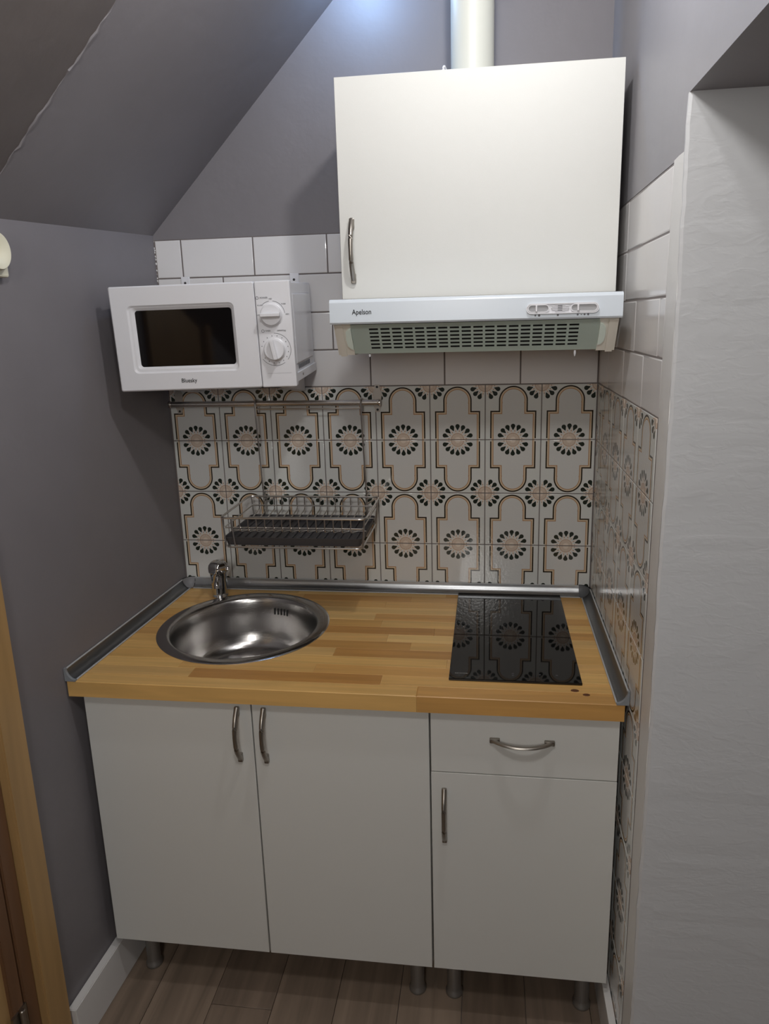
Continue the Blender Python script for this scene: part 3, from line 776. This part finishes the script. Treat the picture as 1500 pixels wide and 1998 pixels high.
for kx, kz, ang in ((.3927, .1722, 0), (.3938, .0905, 100)):
    bm = bm_(); add_lathe(bm, [(.0275, 0), (.0275, -.0015), (.0255, -.003)], kx, 0, kz, 40, 'y')
    add_lathe(bm, [(.0255, -.003), (.0245, -.0125), (.0232, -.014), (0, -.014)], kx, 0, kz, 40, 'y')
    kb = mobj('dial', bm, M['plastic'], cpn)
    bm = bm_(); add_box(bm, -.0235, .0235, -.027, -.0135, -.0055, .0055, .002)
    for v_ in bm.verts:
        if v_.co.y < -.02: v_.co.z *= .75
    bmesh.ops.rotate(bm, cent=(0, 0, 0), matrix=Matrix.Rotation(math.radians(-ang), 3, 'Y'), verts=bm.verts)
    bmesh.ops.translate(bm, vec=(kx, 0, kz), verts=bm.verts); mobj('grip', bm, M['plastic'], kb)
# printed arcs and ticks
def arc(kx, kz, r, a0, a1, w=.0005):
    bm = bm_(); n = 24; pr_ = None
    for i in range(n + 1):
        a = math.radians(lerp(a0, a1, i / n)); c = [bm.verts.new((kx + (r + s) * math.sin(a), -.0003, kz + (r + s) * math.cos(a))) for s in (-w, w)]
        if pr_: bm.faces.new((pr_[0], pr_[1], c[1], c[0]))
        pr_ = c
    return bm
mobj('printed_arc', arc(.3927, .1722, .0315, -40, -8), M['greyink'], cpn); mobj('printed_arc', arc(.3927, .1722, .0315, 8, 85), M['greyink'], cpn)
mobj('printed_arc', arc(.3938, .0905, .0385, 0, 130), M['greyink'], cpn); mobj('printed_arc', arc(.3938, .0905, .0385, 145, 235), M['greyink'], cpn)
for k in range(15):
    a = math.radians(-75 + k * 22); bm = bm_(); r_ = .0325
    add_box(bm, -.0008, .0008, -.0004, .0002, -.0012, .0012); bmesh.ops.translate(bm, vec=(.3938 + r_ * math.sin(a), 0, .0905 + r_ * math.cos(a)), verts=bm.verts); mobj('printed_mark', bm, M['greyink'], cpn)
def mt_(s, size, x, z, mt, sq=1.0, bold=0): text_obj('lettering', s, size, mt, cpn if x > .355 else dm, Matrix.Translation((x, -.0006, z)) @ RX, bold, sq)
mt_('POWER', .0052, .3765, .2115, M['greyink'], 1.05); mt_('TIMER', .0048, .380, .1345, M['greyink'], 1); mt_('DEFROST(kg)', .0044, .413, .1345, M['greyink'], .85)
mt_('M. LOW', .004, .3665, .1945, M['greyink'], .9); mt_('LOW', .004, .3605, .1722, M['greyink'], .8); mt_('MED', .004, .3925, .2085, M['greyink'], .9); mt_('M.HIGH', .004, .4225, .196, M['greyink'], .8); mt_('HIGH', .004, .430, .1722, M['greyink'], .8)
mt_('Bluesky', .0142, .1745, .0228, M['black'], .9, .00008)
for ix, iz in ((.3605, .2115), (.368, .1345)):
    q_ = arc(ix, iz, .0032, 0, 360, .0005); mobj('printed_symbol', q_, M['greyink'], cpn)

# wall brackets under the microwave
for i, (bx, lab) in enumerate(((-.066, 'white wall bracket arm under the left end of the microwave'), (.244, 'white wall bracket arm under the right end of the microwave'))):
    bk = thing('microwave_bracket', lab, 'bracket', (bx, 0, 1.46), 'wall brackets carrying the microwave')
    bm = bm_(); add_box(bm, bx - .0125, bx + .0125, -.004, -.0005, 1.455, 1.774, .0012); obj('wall_plate', bm, M['plastic'], bk)
    bm = bm_(); add_lathe(bm, [(0, -.0015), (.003, -.001), (.0035, 0)], bx - .001, -.004, 1.757, 12, 'y'); obj('screw', bm, M['screw'], bk)
    bm = bm_(); fy = -.235
    zf = lambda yy: 1.4899 + .0097 - (.0 if i else .0) + .039 * (yy + .3344) - .0045
    pts = [(-.002, 1.462), (-.05, 1.470), (fy, zf(fy) + .0), (fy - .010, zf(fy) + .0)]
    add_hexa(bm, [(bx - .014, -.003, 1.455), (bx + .014, -.003, 1.455), (bx + .014, fy, zf(fy) - .006), (bx - .014, fy, zf(fy) - .006)],
             [(bx - .014, -.003, zf(-.003)), (bx + .014, -.003, zf(-.003)), (bx + .014, fy, zf(fy)), (bx - .014, fy, zf(fy))])
    bmesh.ops.bevel(bm, geom=bm.edges[:], offset=.002, segments=2, affect='EDGES'); obj('arm', bm, M['plastic'], bk)

# ------------------------------------------------------------------ rail and hanging dish rack
RZ, RY = 1.4245, -.036
rl = thing('hanging_rail', 'steel kitchen rail screwed to the patterned tiles under the microwave', 'rail', (.17, RY, RZ))
bm = bm_(); add_lathe(bm, [(0, -.131), (.0078, -.131), (.0082, -.130), (.0082, .470), (.0078, .471), (0, .471)], 0, RY, RZ, 24, 'x'); obj('rail_tube', bm, M['rail'], rl)
for bx in (-.118, .462):
    bm = bm_(); out = [(bx - .0055, 1.394), (bx + .0055, 1.394), (bx + .008, 1.404), (bx + .0115, 1.412), (bx + .0115, 1.452), (bx + .0075, 1.458), (bx + .0065, 1.470), (bx - .0065, 1.470), (bx - .0075, 1.458), (bx - .0115, 1.452), (bx - .0115, 1.412), (bx - .008, 1.404)]
    out = [(a, b - .0) for a, b in out]
    add_prism(bm, out, 'y', -.0035, -.0004)
    bk = obj('mounting_plate', bm, mat('pale_steel', (178, 170, 162), .4, .3), rl, label='shaped steel mounting plate')
    bm = bm_(); add_tube(bm, [(bx, -.002, RZ), (bx, RY + .002, RZ)], .006, 12); obj('post', bm, M['rail'], bk)
    for zz in (1.464, 1.401): bm = bm_(); add_lathe(bm, [(0, -.0018), (.003, -.001), (.0035, 0)], bx, -.0035, zz, 12, 'y'); obj('screw', bm, M['screw'], bk)
for bx in (-.131, .471):
    bm = bm_(); add_lathe(bm, [(0, -.004), (.0095, -.003), (.0102, 0), (.0095, .004), (0, .005)], bx, RY, RZ, 24, 'x'); obj('end_cap', bm, M['rail'], rl)
RX0, RX1, FR, BK, TZ, BZ = .083, .464, -.268, -.034, 1.157, 1.0795
dr = thing('dish_rack', 'wire dish rack with a dark drip tray hanging from the rail', 'dish rack', (.27, -.15, BZ))
wr = .0022
bm = bm_(); add_tube(bm, smooth_path([(RX0, BK, TZ), (RX1, BK, TZ), (RX1, FR, TZ), (RX0, FR, TZ)], .018, 5, True), wr * 1.25, 8, True); obj('top_frame', bm, M['wire'], dr)
bm = bm_(); add_tube(bm, smooth_path([(RX0 + .012, BK, BZ), (RX1 - .012, BK, BZ), (RX1 - .012, FR, BZ), (RX0 + .012, FR, BZ)], .015, 5, True), wr * 1.25, 8, True); obj('bottom_frame', bm, M['wire'], dr)
for x, y in ((RX0 + .006, FR), (RX0 + .03, FR), (RX1 - .004, FR + .006), (RX0 + .006, BK), (RX1 - .006, BK)):
    bm = bm_(); add_tube(bm, [(x, y, TZ), (x + (.006 if x < .2 else -.006), y, BZ)], wr, 8); obj('upright_wire', bm, M['wire'], dr)
for k in range(15):
    x = .112 + k * .0224; bm = bm_()
    p = smooth_path([(x, FR, TZ), (x, FR + .002, 1.120), (x + .004, FR + .060, 1.108)], .006, 3); add_tube(bm, p, wr * .8, 6)
    obj('plate_divider', bm, M['wire'], dr); bm = bm_(); p = smooth_path([(x, BK, TZ), (x, BK - .002, 1.120), (x - .006, BK - .05, 1.108)], .006, 3); add_tube(bm, p, wr * .8, 6)
    obj('plate_divider', bm, M['wire'], dr)
bm = bm_()
for y, z in ((FR + .0035, 1.131), (FR + .060, 1.1085), (BK - .0035, 1.131), (BK - .05, 1.1085)): add_tube(bm, [(RX0 + .01, y, z), (RX1 - .01, y, z)], wr * .8, 6)
obj('cross_wires', bm, M['wire'], dr)
for s, x in ((1, RX0), (-1, RX1)):
    bm = bm_(); add_tube(bm, [(x + s * .009, FR, 1.131), (x + s * .009, BK, 1.131)], wr * .8, 6); obj('side_wire', bm, M['wire'], dr)
# hanger: loops over the rail, down both sides, bottom inside the frame
bm = bm_(); hz = RZ + .0115
hp = []
for x, xb in ((.1235, .127), (.4225, .428)):
    pts = [(x, RY + .0125, RZ - .026), (x, RY + .0125, RZ + .001), (x, RY + .009, hz - .002), (x, RY, hz + .0015), (x, RY - .009, hz - .002), (x, RY - .0125, RZ + .001), (x + .0005, RY - .013, RZ - .03), (xb, -.034, TZ + .0), (xb, -.034, BZ)]
    add_tube(bm, pts, wr * 1.1, 8)
add_tube(bm, [(.1235, RY - .0125, RZ - .0135), (.4225, RY - .0125, RZ - .0135)], wr, 8)
obj('hanger', bm, M['wire'], dr)
for xb in (.127, .428):
    bm = bm_(); add_lathe(bm, [(0, -.009), (.0042, -.009), (.0042, .009), (0, .009)], xb, -.030, TZ + .001, 12); obj('clamp', bm, M['wire'], dr)
    bm = bm_(); add_tube(bm, [(xb, -.034, TZ - .02), (xb + (.03 if xb < .2 else -.0), -.034 - .0, TZ - .005)] if xb < .2 else [(xb, -.034, TZ - .02), (xb + .028, -.035, TZ - .003)], wr, 8); obj('brace', bm, M['wire'], dr)
# tray
bm = bm_(); tx0, tx1, ty0, ty1, tz0, tz1 = RX0 + .004, RX1 - .012, FR + .003, BK - .004, BZ + .0026, BZ + .0245
o1 = rrect(tx0, tx1, ty0, ty1, .012); o2 = rrect(tx0 + .003, tx1 - .003, ty0 + .003, ty1 - .003, .010)
lps = [([(a, b) for a, b in rrect(tx0 + .006, tx1 - .006, ty0 + .006, ty1 - .006, .01)], tz0), (o1, tz1), (o2, tz1), ([(a, b) for a, b in rrect(tx0 + .008, tx1 - .008, ty0 + .008, ty1 - .008, .008)], tz0 + .008)]
vs = [[bm.verts.new((a, b, z)) for a, b in pts] for pts, z in lps]
for A, B in zip(vs, vs[1:]):
    for i in range(len(A)): bm.faces.new((A[i], A[(i + 1) % len(A)], B[(i + 1) % len(B)], B[i]))
bm.faces.new(vs[0][::-1]); bm.faces.new(vs[-1])
ty = obj('drip_tray', bm, M['tray'], dr, label='dark grey plastic drip tray')
for k in range(16):
    x = tx0 + .02 + k * .0215; bm = bm_(); add_box(bm, x - .002, x + .002, ty0 + .018, ty1 - .018, tz0 + .007, tz0 + .0125, .001, 1); obj('rib', bm, M['tray'], ty)

# ------------------------------------------------------------------ fitting on the left wall (cut by the frame)
sx = WL(-.62)
sc = thing('wall_socket', 'cream round-faced wall socket on the grey left wall, cut by the frame', 'socket', (sx, -.628, 1.745))
bm = bm_(); add_box(bm, sx - .001, sx + .02, -.71, -.619, 1.742, 1.815, .004); obj('back_box', bm, M['creamplastic'], sc)
bm = bm_(); add_lathe(bm, [(0, .024), (.006, .024), (.020, .030), (.031, .036), (.0335, .036), (.036, .032), (.036, .016)], sx, -.662, 1.7885, 40, 'x'); obj('round_face', bm, M['creamplastic'], sc)
bm = bm_(); add_lathe(bm, [(.0, .0265), (.003, .0265), (.003, .023)], sx, -.653, 1.7885, 12, 'x'); add_lathe(bm, [(.0, .0265), (.003, .0265), (.003, .023)], sx, -.672, 1.7885, 12, 'x'); obj('pin_hole', bm, M['slot'], sc)
